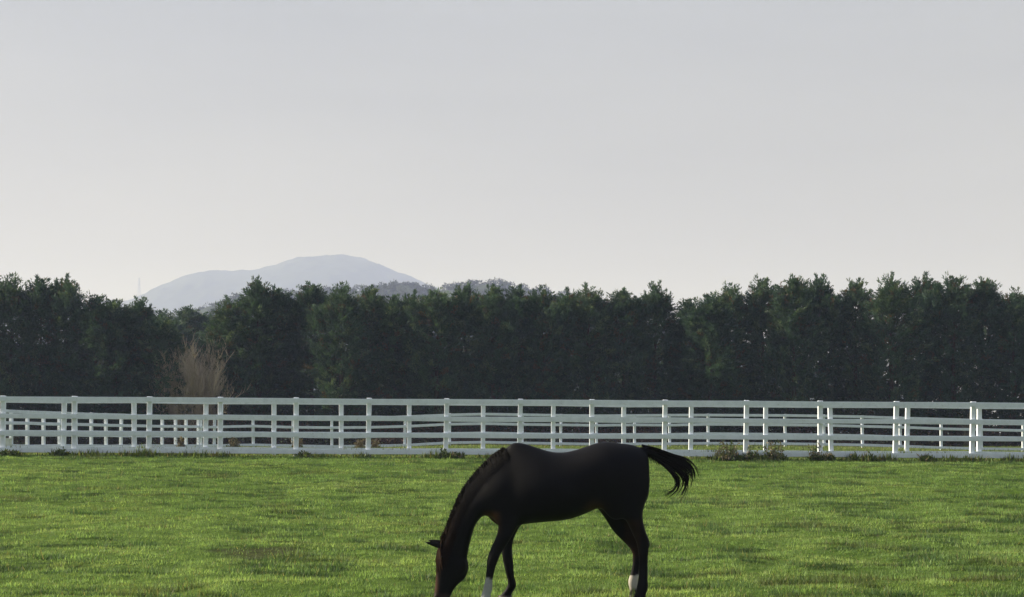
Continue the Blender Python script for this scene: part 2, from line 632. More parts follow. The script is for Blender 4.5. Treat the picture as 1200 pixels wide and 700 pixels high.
leg([(560, 705, 762, .11), (575, 711, 760.8, .125), (588, 718, 757, .125), (597, 724, 755, .115), (606, 730.5, 753.6, .098), (615, 736, 754.8, .08), (624, 740.2, 757.2, .063), (631, 743.4, 760.3, .052),
     (637, 745.8, 761.4, .048), (645, 747.3, 760.2, .043), (655, 748.5, 759.6, .036), (667, 748.5, 759.4, .034), (679, 747.6, 759.3, .035), (687, 746, 759.8, .040), (693, 744.8, 758.6, .037), (698, 743, 757, .038), (701, 742, 757.5, .044), (704, 741.5, 758, .046)], -0.13, NH)
leg([(560, 690, 750, .11), (575, 692, 750, .125), (588, 696, 748, .125), (599, 700.5, 747, .11), (611, 710.5, 747.5, .092), (624, 719.5, 748.5, .068), (636, 731.5, 751, .053), (645, 739.3, 752, .047),
     (653, 741.2, 751.3, .042), (662, 740.8, 750, .035), (671, 739, 749, .035), (678, 736.6, 748.4, .040), (684, 736, 747.4, .041), (690, 737.5, 746.5, .037), (694, 738, 747, .038), (697, 737.5, 748, .044), (700, 737, 749, .046)], 0.13, FH)
# muscle masses: shoulder, buttock, jowl, croup, belly rounding


def blob(px, py, dy, rx, ry, rz):
    c = hp(px, py, dy)
    bmesh.ops.create_uvsphere(bm, u_segments=20, v_segments=14, radius=1.0, matrix=Matrix.Translation(Vector(c)) @ Matrix.Diagonal((rx, ry, rz, 1)))


for s in (-1, 1):
    blob(602, 584, s * 0.115, .24, .095, .29)
    blob(590, 600, s * 0.13, .12, .09, .14)
    blob(733, 566, s * 0.125, .24, .12, .29)
    blob(722, 585, s * 0.15, .17, .09, .22)
    blob(537, 664, s * 0.055, .085, .05, .10)
    blob(517.5, 652, s * 0.075, .035, .03, .04)     # brow
    blob(510.6, 700, s * 0.036, .022, .024, .028)     # nostril rim
# dock of the tail
dock = [(739, 527, 741, 540, .03, 0), (752, 523.6, 754, 534.5, .042, 0), (762, 526.5, 763, 535.8, .04, 0), (774, 532, 774, 540, .033, 0), (786, 540, 784, 547, .027, 0), (795, 549, 792, 553, .016, 0)]
loft(bm, [sect((a[0], a[1]), (a[2], a[3]), a[4], 0, 0, 16) for a in resample(dock, 4)])
bmesh.ops.recalc_face_normals(bm, faces=bm.faces[:])
raw = bpy.data.meshes.new('raw')
bm.to_mesh(raw)
bm.free()
tmp = bpy.data.objects.new('raw', raw)
COL.objects.link(tmp)
rm = tmp.modifiers.new('r', 'REMESH')
rm.mode = 'VOXEL'
rm.voxel_size = 0.0105
sm = tmp.modifiers.new('s', 'SMOOTH')
sm.factor = 0.5
sm.iterations = 18
dg = bpy.context.evaluated_depsgraph_get()
body_me = bpy.data.meshes.new_from_object(tmp.evaluated_get(dg))
bpy.data.objects.remove(tmp)
bpy.data.meshes.remove(raw)
nv = len(body_me.vertices)
co = np.empty(nv * 3, dtype=np.float32)
body_me.vertices.foreach_get('co', co)
co = co.reshape(-1, 3).astype(np.float64)
# relax the flanks where neck, shoulder and haunch masses meet; the outline (dy ~ 0) stays
ed = np.empty(len(body_me.edges) * 2, dtype=np.int32)
body_me.edges.foreach_get('vertices', ed)
ed = ed.reshape(-1, 2)
deg = np.bincount(ed.ravel(), minlength=nv)[:, None]
px0 = 600 + co[:, 0] * F / co[:, 1]
py0 = HY + (CZ - co[:, 2]) * F / co[:, 1]
wgt = sstep(0.035, 0.10, np.abs(co[:, 1] - HYP)) * sstep(548, 566, px0) * (1 - sstep(752, 760, px0)) * (1 - sstep(600, 616, py0))
for _ in range(110):
    acc = np.zeros_like(co)
    np.add.at(acc, ed[:, 0], co[ed[:, 1]])
    np.add.at(acc, ed[:, 1], co[ed[:, 0]])
    d_ = (acc / deg - co) * wgt[:, None] * 0.6
    co = co + d_
# photo-space coordinates for the coat pattern
ppx = 600 + co[:, 0] * F / co[:, 1]
ppy = HY + (CZ - co[:, 2]) * F / co[:, 1]
dyv = co[:, 1] - HYP
coat = np.empty((nv, 3))
coat[:] = (0.0052, 0.0047, 0.0058)
wob = fbm(co[:, 0] * 30, co[:, 2] * 30 + co[:, 1] * 17, 5, 2) - 0.5
brown = np.array([0.075, 0.034, 0.018])


def blend(mask, c):
    global coat
    coat = coat * (1 - mask[:, None]) + np.array(c) * mask[:, None]


# painted rim light on forehead and nose edge; bay tones: chest between the forelegs, flank, inner thighs
blend(0.5 * (1 - sstep(510.8, 515.5, ppx)) * sstep(640, 652, ppy) * (1 - sstep(690, 700, ppy)), brown * 1.2)
blend(0.8 * sstep(562, 572, ppx) * (1 - sstep(578, 590, ppx)) * sstep(596, 606, ppy) * (1 - sstep(618, 632, ppy)), brown * 1.3)
blend(0.6 * sstep(0.02, 0.10, np.abs(dyv)) * 0 + 0.55 * (sstep(728, 736, ppx) * (1 - sstep(748, 753, ppx)) * sstep(604, 616, ppy) * (1 - sstep(648, 660, ppy))), brown * 0.35)
blend(0.45 * np.exp(-((ppx - 697) / 10) ** 2 - ((ppy - 596) / 7) ** 2), brown * 1.4)
blend(0.7 * sstep(693, 700, ppy) * (1 - sstep(545, 550, ppx)), (0.045, 0.030, 0.026))
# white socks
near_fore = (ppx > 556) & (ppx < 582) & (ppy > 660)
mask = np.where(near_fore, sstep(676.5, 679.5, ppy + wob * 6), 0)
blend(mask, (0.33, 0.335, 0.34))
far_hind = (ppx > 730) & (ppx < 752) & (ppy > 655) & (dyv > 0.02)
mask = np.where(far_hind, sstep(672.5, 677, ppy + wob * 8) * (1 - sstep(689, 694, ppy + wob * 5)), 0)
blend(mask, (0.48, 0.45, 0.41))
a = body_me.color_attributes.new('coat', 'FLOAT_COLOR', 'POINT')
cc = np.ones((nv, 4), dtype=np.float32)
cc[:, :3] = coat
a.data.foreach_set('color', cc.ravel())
co2 = (co - np.array(H_ORG)).astype(np.float32)
bvh = BVHTree.FromPolygons([Vector(c) for c in co], [tuple(p.vertices) for p in body_me.polygons])
body_me.vertices.foreach_set('co', co2.ravel())
body_me.polygons.foreach_set('use_smooth', np.ones(len(body_me.polygons), dtype=bool))
body_me.update()
body_me.name = 'horse_body'
body_me.materials.clear()
m, nt, b = new_mat('horse_coat')
vc = nt.nodes.new('ShaderNodeVertexColor')
vc.layer_name = 'coat'
tc = nt.nodes.new('ShaderNodeTexCoord')
c, f = noise_ramp(nt, tc.outputs['Object'], 6.0, (0.75, 0.72, 0.72), (1.2, 1.2, 1.2), 0.3, 0.7, 4)
mx = nt.nodes.new('ShaderNodeMix')
mx.data_type = 'RGBA'
mx.blend_type = 'MULTIPLY'
mx.inputs[0].default_value = 1.0
nt.links.new(vc.outputs['Color'], mx.inputs[6])
nt.links.new(c, mx.inputs[7])
nt.links.new(mx.outputs[2], b.inputs['Base Color'])
b.inputs['Roughness'].default_value = 0.58
b.inputs['Specular IOR Level'].default_value = 0.09
b.inputs['Sheen Weight'].default_value = 0.0
b.inputs['Sheen Roughness'].default_value = 0.4
n2 = nt.nodes.new('ShaderNodeTexNoise')
n2.inputs['Scale'].default_value = 160
n2.inputs['Detail'].default_value = 2
mp = nt.nodes.new('ShaderNodeMapping')
mp.inputs['Scale'].default_value = (1, 1, 0.25)
nt.links.new(tc.outputs['Object'], mp.inputs['Vector'])
nt.links.new(mp.outputs[0], n2.inputs['Vector'])
bp = nt.nodes.new('ShaderNodeBump')
bp.inputs['Strength'].default_value = 0.25
bp.inputs['Distance'].default_value = 0.004
nt.links.new(n2.outputs['Fac'], bp.inputs['Height'])
nt.links.new(bp.outputs[0], b.inputs['Normal'])
M_COAT = m
horse = empty('horse', H_ORG)
tag(horse, 'dark brown horse with white socks grazing head down on the pasture, tail blowing behind', 'horse')
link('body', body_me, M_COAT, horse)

for s, dx, dyy in ((-1, 0, 0), (1, 3.5, -2.5)):
    bm = bmesh.new()
    rings = []
    for u in np.linspace(0, 1, 13):
        x = 518 + dx + (498.6 - 518) * u
        y = 640.8 + dyy + (636.0 - 640.8) * u - 0.6 * math.sin(u * 3.14)
        w = 0.029 * (1 - u) ** 0.62 * (0.55 + 0.45 * min(1, u / 0.25)) * (1 + 0.25 * math.sin(math.pi * u)) + 0.0015
        c = hp(x, y, s * (0.06 + 0.02 * u))
        ring = []
        for i in range(14):
            t = 2 * math.pi * i / 14
            ca, sa = math.cos(t), math.sin(t)
            hollow = 0.55 if (s * ca > 0.2) else 1.0        # the open side of the shell
            ring.append(c + np.array([0.12 * w * sa, w * 0.55 * ca * hollow, w * 0.95 * sa]) - np.array(H_ORG))
        rings.append(ring)
    loft(bm, rings)
    bmesh.ops.recalc_face_normals(bm, faces=bm.faces[:])
    eo = bm_obj('ear', bm, M_COAT, horse, True)
    ca_ = eo.data.color_attributes.new('coat', 'FLOAT_COLOR', 'POINT')
    ca_.data.foreach_set('color', np.tile(np.array([0.010, 0.008, 0.008, 1.0], dtype=np.float32), len(eo.data.vertices)))

M_HAIR, nt, b = new_mat('horse_hair')
vc = nt.nodes.new('ShaderNodeVertexColor')
vc.layer_name = 'tint'
nt.links.new(vc.outputs['Color'], b.inputs['Base Color'])
b.inputs['Roughness'].default_value = 0.65
b.inputs['Specular IOR Level'].default_value = 0.05


def hair_mesh(name, strands, r0, r1, col, jitter=0.25):
    """strands: list of (k,3) arrays in world space -> tapered three-sided tubes"""
    vs, fs, cs = [], [], []
    for si, s in enumerate(strands):
        s = np.asarray(s)
        n = len(s)
        tcol = np.array(col[si] if isinstance(col, list) else col) * (1 - jitter + 2 * jitter * rng.random())
        base = len(vs)
        rr = r0 * (0.7 + 0.6 * rng.random())
        for i in range(n):
            d = s[min(i + 1, n - 1)] - s[max(i - 1, 0)]
            d = d / (np.linalg.norm(d) + 1e-9)
            u = np.cross(d, [0.13, 0.97, 0.2])
            u /= np.linalg.norm(u) + 1e-9
            w = np.cross(d, u)
            t = i / (n - 1)
            rad = rr * (1 - t) ** 0.7 + r1 * t
            for k in range(3):
                a_ = 2.094 * k
                vs.append(s[i] + rad * (u * math.cos(a_) + w * math.sin(a_)))
                cs.append(tcol)
        for i in range(n - 1):
            for k in range(3):
                fs.append((base + 3 * i + k, base + 3 * i + (k + 1) % 3, base + 3 * (i + 1) + (k + 1) % 3, base + 3 * (i + 1) + k))
    v = np.array(vs) - np.array(H_ORG)
    me = mesh_np(name, v, np.array(fs), np.array(cs), smooth=True)
    return link(name, me, M_HAIR, horse)


# tail hair
guides = [
    [(752, 521.5), (770, 525.5), (788, 532), (803, 536.5), (813, 544), (818.5, 556)],
    [(753, 524), (772, 531), (792, 540), (806, 548), (811.5, 560), (808, 573)],
    [(754, 528), (772, 537), (791, 548), (802, 558), (803, 570), (796, 584)],
    [(757, 532), (772, 542.5), (785, 554), (791.5, 565), (788, 574.5), (775, 581)]]
G = [resample(g, 4) for g in guides]
strands = []
locks = []
for i in range(17):
    q = 3.0 * (i + 0.5) / 17 + rng.normal(0, 0.05)
    locks.append((min(max(q, 0.0), 2.999), 1.0 if i in (0, 2, 5, 8, 11, 14, 15, 16) else 0.72 + 0.26 * rng.random(), rng.normal(0, 0.9, 2), rng.normal(0, 0.035), rng.random() * 6))
for i in range(230):
    q0, L, off, ldy, phs = locks[rng.integers(len(locks))]
    L = L * (0.84 + 0.18 * rng.random())
    dq = rng.normal(0, 0.30)
    npt = 16
    t = np.linspace(0, L, npt)
    conv = np.clip(1.05 - t ** 0.8, 0.24, 1)          # hairs of a lock draw together towards its tip
    pts = []
    L = min(L, 1.0)
    t = np.linspace(0, L, npt)
    for j in range(npt):
        q = min(max(q0 + dq * conv[j], 0.0), 2.999)
        k = int(q)
        u = q - k
        f_ = t[j] * (len(G[0]) - 1)
        m0 = min(int(f_), len(G[0]) - 2)
        w_ = f_ - m0
        pa = G[k][m0] * (1 - w_) + G[k][m0 + 1] * w_
        pb = G[k + 1][m0] * (1 - w_) + G[k + 1][m0 + 1] * w_
        p = pa * (1 - u) + pb * u + off * t[j] ** 2 * 1.5 + np.array([0.4, 1.0]) * 0.7 * math.sin(t[j] * 6 + phs) * t[j]
        pts.append(hp(p[0], p[1], ldy * t[j] * 1.6 + 0.02 * dq * conv[j] + 0.02 * rng.normal() * 0.2))
    strands.append(np.array(pts))
for i in range(14):   # short hairs under the dock
    x = 758 + rng.random() * 12
    y = 533 + (x - 758) * 0.55
    p = np.array([(x, y), (x + 2, y + 3), (x + 4, y + 6.5 + rng.random() * 2)])
    strands.append(np.array([hp(a_[0], a_[1], rng.normal(0, .01)) for a_ in p]))
for i in range(26):   # stray hairs
    q = rng.random() * 2.99
    k = int(q)
    p = G[k] * (1 - (q - k)) + G[k + 1] * (q - k)
    t = np.linspace(0, 1, len(p))
    p = p + np.outer(t ** 2, rng.normal(0, 3.2, 2))
    strands.append(np.array([hp(a_[0], a_[1], d) for a_, d in zip(p, rng.normal(0, .05) * t)]))
hair_mesh('tail', strands, 0.0055, 0.0008, (0.010, 0.008, 0.008))

# mane, lying on the near side of the neck
crest = resample([(591, 525.5), (580, 533), (571, 540.5), (556, 556), (544.5, 571.2), (535.8, 587), (528.3, 605), (522.5, 621), (517.5, 632)], 6)
crest_len = len(crest)


def surf_y(px, py):
    """near surface of the body seen at this photo point (depth)"""
    d = hp(px, py, -1.0)
    o = np.array([0, 0, CZ])
    dr = Vector(d - o).normalized()
    hit = bvh.ray_cast(Vector(o), dr, 40)
    return hit[0]


strands = []
mane_cols = []
for i in range(1500):
    q = rng.random() * (crest_len - 1.01)
    k = int(q)
    c0 = crest[k] * (1 - (q - k)) + crest[k + 1] * (q - k)
    frac = q / crest_len
    ln = (12 + 22 * frac) * (0.6 + 0.6 * rng.random())
    drift = rng.normal(1.2, 2.0) + 2.5 * (1 - frac)
    pts = []
    n = 7
    lift = 0.002 + 0.008 * rng.random() ** 2
    c0 = c0 + np.array([rng.normal(0, .4), rng.normal(0, .5)])
    for j in range(n):
        t = j / (n - 1)
        x = c0[0] + drift * t + rng.normal(0, 0.15) + 0.6
        y = c0[1] + ln * t
        if j == 0:
            pts.append(hp(c0[0] + 1.5, c0[1] + 1.0, rng.normal(0, 0.02)))
            continue
        if j == 1:
            pts.append(hp(c0[0] - 0.2 - rng.random() * (2.4 if rng.random() < 0.3 else 0.8), c0[1] - 0.1 - rng.random() * 1.2, -0.012 + rng.normal(0, 0.015)))
            continue
        h_ = surf_y(x, y)
        if h_ is None:
            break
        pts.append(np.array(h_) + np.array([0, -lift, 0]))
    if len(pts) >= 4:
        strands.append(np.array(pts))
        g_ = float(sstep(0.45, 1.0, frac))
        mane_cols.append(np.array([0.0048, 0.0042, 0.0046]) * (1 - g_) + np.array([0.018, 0.010, 0.007]) * g_)  # browner towards the poll: sunlight painted into the hair colour
hair_mesh('mane', strands, 0.0024, 0.0008, mane_cols, 0.25)
strands = []
for i in range(70):
    x0, y0 = 516.5 + rng.normal(0, 1.0), 635 + rng.normal(0, 1.2)
    ln = 20 + 22 * rng.random()
    spread = rng.normal(0, 1.0)
    side = rng.normal(-0.03, 0.035)
    pts = []
    for j in range(7):
        t = j / 6
        fx = np.interp(y0 + ln * t, [630, 645, 656, 667, 678], [517, 512.4, 510.9, 510.9, 510.2]) - 0.8 + abs(side) * 70 * t + abs(spread) * t
        pts.append(hp(fx + (2.2 * (1 - t) ** 2), y0 + ln * t, side * (0.5 + t)))
    strands.append(np.array(pts))
hair_mesh('forelock', strands, 0.005, 0.001, (0.045, 0.025, 0.016), 0.4)  # lighter brown imitates sun catching the forelock

# eyes
M_EYE, nt, b = new_mat('horse_eye')
b.inputs['Base Color'].default_value = (0.008, 0.005, 0.004, 1)
b.inputs['Roughness'].default_value = 0.25
for s in (-1, 1):
    bm = bmesh.new()
    c = Vector(hp(517.5, 653, s * 0.088)) - H_ORG
    bmesh.ops.create_uvsphere(bm, u_segments=16, v_segments=10, radius=0.022, matrix=Matrix.Translation(c))
    bm_obj('eye', bm, M_EYE, horse, True)
# hooves
M_HOOF = plain_noise_mat('hoof_horn', (0.03, 0.026, 0.022), (0.07, 0.06, 0.05), 20, 0.5, 0.3, (1, 1, 6))
for (fx, bx, top, dy) in ((562, 576.5, 702.5, NF), (584, 600.5, 699.5, FF), (741.5, 758, 702.5, NH), (737, 749.5, 699, FH)):
    Yh = HYP + dy
    gz = float(ground_z(X_at((fx + bx) / 2, Yh), Yh))
    gy = HY + (CZ - gz) * F / Yh
    bm = bmesh.new()
    st = [(top - 1.5, fx + 0.6, bx - 0.8, .043), (top + 0.4, fx - 0.2, bx - 0.5, .049), (0.5 * (top + gy), fx - 1.6, bx - 0.2, .055), (gy, fx - 3.0, bx, .060), (gy + 0.8, fx - 3.0, bx, .060)]
    loft(bm, [[p - np.array(H_ORG) for p in sect((s_[1], s_[0]), (s_[2], s_[0]), s_[3], dy, 0, 20)] for s_ in st])
    bmesh.ops.recalc_face_normals(bm, faces=bm.faces[:])
    bm_obj('hoof', bm, M_HOOF, horse, True)


# ------------------------------------------------------------------ conifers
def leaf_tris(P, D, U, L, W):
    """diamond leaves as two triangles each: base, two sides, tip. All arrays (n,3)/(n,)"""
    n = len(P)
    S = np.cross(D, U)
    S /= np.linalg.norm(S, axis=1, keepdims=True) + 1e-9
    v = np.empty((n, 4, 3))
    v[:, 0] = P
    v[:, 1] = P + D * (L * 0.45)[:, None] + S * (W / 2)[:, None]
    v[:, 2] = P + D * L[:, None]
    v[:, 3] = P + D * (L * 0.45)[:, None] - S * (W / 2)[:, None]
    return v.reshape(-1, 3)


def unit(a):
    return a / (np.linalg.norm(a, axis=-1, keepdims=True) + 1e-9)


def conifer_crown(seed, nspray=780, per=46, H=10.0, R=1.75, low=0.10, topsh=0.62):
    r = np.random.default_rng(seed)
    # irregular envelope
    ph = r.random(6) * 6.283
    tops = [(0.0, 0.0, 1.0)] + [(r.normal(0, 0.7), r.normal(0, 0.5), 0.86 + 0.11 * r.random()) for _ in range(r.integers(3, 5))]
    Vs, Cs = [], []
    dark = np.array([0.048, 0.086, 0.066])
    mid = np.array([0.080, 0.138, 0.098])
    lite = np.array([0.125, 0.175, 0.115])
    brn = np.array([0.11, 0.088, 0.058])
    for s in range(nspray):
        if s < 120:   # leaders and upright tips near the top
            tx, ty, tu = tops[s % len(tops)]
            u = tu - 0.17 * r.random() ** 1.5
            a_ = r.random() * 6.283
            rad = 0.03 + (tu - u) * 3.6 * r.random()
            base = np.array([tx + rad * math.cos(a_), ty + rad * math.sin(a_), u * H - 0.45])
            el = math.radians(r.uniform(46, 86))
        else:
            u = low + (0.95 - low) * r.random() ** 0.85
            a_ = r.random() * 6.283
            env = R * min(1.0, (max(1.0 - u, 0.0) / (1 - topsh)) ** 0.75) * (0.80 + 0.2 * math.sin(3 * a_ + ph[0] + u * 9) + 0.13 * math.sin(5 * a_ + ph[1] - u * 17))
            env *= 0.75 + 0.25 * min(1, (u - low) / 0.1 + 0.2)
            rad = env * (1 - 0.65 * r.random() ** 2.0)
            base = np.array([rad * math.cos(a_), rad * math.sin(a_), u * H - 0.3])
            el = math.radians(r.uniform(8, 62))
        out = np.array([math.cos(a_), math.sin(a_), 0.0])
        d = out * math.cos(el) + np.array([0, 0, math.sin(el)])
        d = unit(d + r.normal(0, 0.18, 3))
        ln = r.uniform(0.45, 0.95) if s >= 120 else r.uniform(0.5, 0.85)
        side = unit(np.cross(d, [0, 0, 1.0]))
        nrm = np.cross(side, d)
        t = r.random(per)
        lat = r.normal(0, 0.13 if s >= 120 else 0.085, per) * (1.15 - t)
        P = base + d * (t * ln)[:, None] + side * lat[:, None] + nrm * (r.normal(0, 0.07, per) - 0.10 * t ** 2)[:, None]
        D = unit(d * 0.9 + side * (np.sign(lat) * 0.55 * r.random(per))[:, None] + r.normal(0, 0.28, (per, 3)))
        U = unit(nrm + r.normal(0, 0.55, (per, 3)))
        Vs.append(leaf_tris(P, D, U, r.uniform(0.12, 0.26, per), r.uniform(0.045, 0.085, per)))
        k = r.random()
        c = dark + (mid - dark) * k
        if r.random() < 0.15:
            c = lite * r.uniform(0.7, 1.1)
        elif r.random() < 0.06:
            c = brn
        cc = c * r.uniform(0.75, 1.25, (per, 1))
        Cs.append(np.repeat(cc[:, None], 4, 1).reshape(-1, 3))
    V = np.concatenate(Vs)
    C = np.concatenate(Cs)
    q = np.arange(len(V)).reshape(-1, 4)
    return mesh_np('conifer_crown', V, q, C)


def tube_mesh(bm, pts, rads, n=8):
    prev = None
    for i, p in enumerate(pts):
        d = Vector(pts[min(i + 1, len(pts) - 1)]) - Vector(pts[max(i - 1, 0)])
        d.normalize()
        u = d.cross(Vector((0.31, 0.94, 0.11)))
        u.normalize()
        w = d.cross(u)
        ring = [bm.verts.new(Vector(p) + rads[i] * (u * math.cos(6.2832 * k / n) + w * math.sin(6.2832 * k / n))) for k in range(n)]
        if prev:
            for k in range(n):
                bm.faces.new((prev[k], prev[(k + 1) % n], ring[(k + 1) % n], ring[k]))
        else:
            bm.faces.new(list(reversed(ring)))
        prev = ring
    bm.faces.new(prev)


def conifer_trunk(seed, H=10.0):
    r = random.Random(seed)
    bm = bmesh.new()
    pts, rads = [], []
    for i in range(9):
        t = i / 8
        pts.append((r.gauss(0, 0.04) if i else 0, r.gauss(0, 0.04) if i else 0, -0.3 + t * (H * 0.93)))
        rads.append(0.17 * (1 - t) ** 0.8 + 0.012)
    tube_mesh(bm, pts, rads, 10)
    for i in range(16):
        h = 0.8 + (H * 0.8) * i / 16
        a_ = r.random() * 6.283
        L = 1.3 * (1 - 0.6 * i / 16)
        p0 = Vector((0, 0, h))
        p1 = p0 + Vector((math.cos(a_) * L * .5, math.sin(a_) * L * .5, .22 * L))
        p2 = p0 + Vector((math.cos(a_) * L, math.sin(a_) * L, .6 * L))
        tube_mesh(bm, [p0, p1, p2], [.035, .024, .008], 5)
    me = bpy.data.meshes.new('conifer_trunk')
    bm.to_mesh(me)
    bm.free()
    me.polygons.foreach_set('use_smooth', np.ones(len(me.polygons), dtype=bool))
    me.materials.append(M_BARK)
    return me


VAR = []
for i, (R, low, ts) in enumerate(((1.85, .10, .45), (2.05, .09, .52), (1.75, .12, .42), (1.95, .08, .56), (2.15, .11, .48), (1.8, .09, .58))):
    cm = conifer_crown(100 + i, R=R, low=low, topsh=ts)
    cm.materials.append(M_CONIF)
    VAR.append((cm, conifer_trunk(200 + i)))

Y_T = 100.0
left_trees = [(12, 326), (47, 326), (78, 327), (112, 346), (135, 352), (164, 352), (187, 372)]
right_trees = [(270, 352), (302, 330), (325, 339), (365, 332), (400, 336), (433, 338), (462, 347), (485, 345), (512, 339), (545, 335), (578, 337),
               (607, 338), (636, 340), (666, 343), (690, 338), (731, 339), (768, 335), (808, 353), (833, 345), (856, 336), (893, 327), (930, 324), (960, 326),
               (1003, 330), (1045, 326), (1085, 325), (1118, 324), (1152, 327), (1188, 343)]
off_l = [(-25, 330), (-62, 336), (-98, 329), (-135, 341), (-172, 333), (-208, 338), (-245, 330)]
off_r = [(1222, 337), (1258, 330), (1295, 335), (1330, 328)]


def words(n):
    return ['', 'first', 'second', 'third', 'fourth', 'fifth', 'sixth', 'seventh', 'eighth', 'ninth', 'tenth', 'eleventh', 'twelfth', 'thirteenth',
            'fourteenth', 'fifteenth', 'sixteenth', 'seventeenth', 'eighteenth', 'nineteenth', 'twentieth', 'twenty-first', 'twenty-second', 'twenty-third',
            'twenty-fourth', 'twenty-fifth', 'twenty-sixth', 'twenty-seventh', 'twenty-eighth', 'twenty-ninth', 'thirtieth'][n]


tr = random.Random(5)
jobs = []
for i, (p, y) in enumerate(left_trees):
    n = len(left_trees) - i
    d = ['tall full dark conifer', 'tall dark conifer', 'short dark conifer'][0 if y < 327 else (1 if y < 340 else 2)]
    jobs.append((p, y, d + ' in the windbreak, %s to the left of the tan bare bush' % words(n)))
for i, (p, y) in enumerate(right_trees):
    d = 'tall dark conifer' if y < 331 else ('short dark conifer' if y > 344 else 'dark conifer')
    if i < 15:
        jobs.append((p, y, d + ' in the windbreak, %s to the right of the tan bare bush' % words(i + 1)))
    else:
        jobs.append((p, y, d + " in the windbreak, %s from its end at the photo's right edge" % words(len(right_trees) - i)))
for i, (p, y) in enumerate(off_l):
    jobs.append((p, y, 'dark conifer in the windbreak just beyond the left edge of the view'))
for i, (p, y) in enumerate(off_r):
    jobs.append((p, y, 'dark conifer in the windbreak just beyond the right edge of the view'))
GRP = 'conifers of the windbreak row'
for k, (p, y, lab) in enumerate(jobs):
    Yt = Y_T + tr.uniform(-1.3, 1.3)
    x = X_at(p, Yt)
    z = float(terrain(x, Yt))
    top = Z_at(y, Yt)
    h = top - z
    root = empty('conifer', (x, Yt, z), tr.random() * 6.283)
    s = h / 10.05
    w = tr.uniform(0.98, 1.12)
    root.scale = (w, w, s)
    tag(root, lab, 'tree', GRP)
    cm, tm = VAR[k % 6] if tr.random() < 0.5 else VAR[tr.randrange(6)]
    link('trunk', tm, None, root)
    link('crown', cm, None, root)
# the lower trees seen in the gap over the tan bush
for (p, y, Yt, lab, v) in ((191, 364, 150, 'pale green round-topped tree far behind the gap left of the tan bush', 1), (222, 359, 138, 'dark bushy tree standing behind the tan bare bush', 4), (206, 378, 134, 'low dark tree between two taller ones behind the tan bush', 0),
                           (243, 372, 142, 'low greyish tree right behind the tan bush in the gap', 3), (262, 380, 132, 'low dark tree behind the gap just right of the tan bush', 2), (176, 375, 140, 'low tree behind the short conifers at the left of the gap', 5)):
    x = X_at(p, Yt)
    z = float(terrain(x, Yt))
    root = empty('tree', (x, Yt, z), tr.random() * 6.283)
    s = (Z_at(y, Yt) - z) / 10.05
    root.scale = (1.35, 1.35, s)
    tag(root, lab, 'tree', 'trees behind the gap')
    link('trunk', VAR[v][1], None, root)
    link('crown', VAR[v][0], None, root)


# tan leafless bush in the gap
def twig_bush(name, px, Y, top_py, width, label, n=170):
    x = X_at(px, Y)
    z = float(terrain(x, Y))
    h = Z_at(top_py, Y) - z
    r = random.Random(3)
    root = empty(name, (x, Y, z))
    tag(root, label, 'bush')
    bm = bmesh.new()
    bt = bmesh.new()

    def grow(bmx, p, d, L, rad, lev):
        pts = [p]
        rs = [rad]
        q = p.copy()
        dd = d.copy()
        ns = 5
        for i in range(ns):
            dd = (dd + Vector((r.gauss(0, .16), r.gauss(0, .16), 0.08))).normalized()
            q = q + dd * L / ns
            pts.append(q.copy())
            rs.append(rad * (1 - 0.8 * (i + 1) / ns))
            if lev < 2:
                for _ in range(3 if lev == 0 else 2):
                    nd = (dd + Vector((r.gauss(0, .5), r.gauss(0, .45), r.uniform(0.1, .7)))).normalized()
                    grow(bt, q, nd, L * r.uniform(.28, .5), max(rad * 0.5, .013), lev + 1)
        tube_mesh(bmx, pts, rs, 4)

    for i in range(n):
        a_ = r.random() * 6.283
        sp = r.random() ** .7
        d = Vector((math.cos(a_) * sp * 0.24, math.sin(a_) * sp * 0.24, 1)).normalized()
        p = Vector((r.gauss(0, width * .22), r.gauss(0, width * .2), -0.1))
        grow(bm, p, d, h * r.uniform(.2, .84), r.uniform(.025, .05), 0)
    bm_obj('stem', bm, M_TWIG, root)
    bm_obj('twigs', bt, M_TWIG, root)


twig_bush('bare_bush', 226, 98.9, 418, 2.3, 'tan leafless bush filling the gap in the row of conifers')


# leaf scatter masses: undergrowth, backing wood, far woods
def leaf_mass(P, size, r, cols, up=0.3):
    n = len(P)
    D = unit(r.normal(0, 1, (n, 3)) + np.array([0, 0, up]))
    U = unit(r.normal(0, 1, (n, 3)))
    v = leaf_tris(P, D, U, r.uniform(0.6, 1.3, n) * size, r.uniform(0.3, 0.6, n) * size)
    c = cols * r.uniform(0.7, 1.3, (n, 1))
    return v, np.repeat(c[:, None], 4, 1).reshape(-1, 3)


r = np.random.default_rng(44)
n = 70000
X = r.uniform(-48, 48, n)
Y = 95.5 + 7.0 * r.random(n)
hmax = 0.5 + 1.9 * fbm(X / 1.6, Y / 1.6, 12, 3) * sstep(95.0, 98.0, Y)
P = np.stack([X, Y, terrain(X, Y) + hmax * r.random(n)], -1)
kind = fbm(X / 2.5, Y / 2.5, 15, 2)[:, None]
cols = np.where(kind > 0.52, np.array([0.105, 0.062, 0.052]), np.array([0.042, 0.042, 0.030]))
v1, c1 = leaf_mass(P, 0.2, r, cols)
n = 80000
X = r.uniform(-75, 75, n)
Y = r.uniform(108, 114, n)
gap = np.exp(-((X / Y * 100 - X_at(222, 100)) / 2.0) ** 2)
hm = (5.5 + 1.4 * sstep(10, 22, X) + 2.8 * fbm(X / 3, Y / 3, 18, 2)) * (1 - 0.55 * gap)
P = np.stack([X, Y, terrain(X, Y) + hm * r.random(n) ** 0.8], -1)
cols = np.array([0.022, 0.034, 0.022]) + np.array([0.02, 0.018, 0.012]) * fbm(X / 2, Y / 2, 19, 2)[:, None]
v2, c2 = leaf_mass(P, 0.5, r, cols)
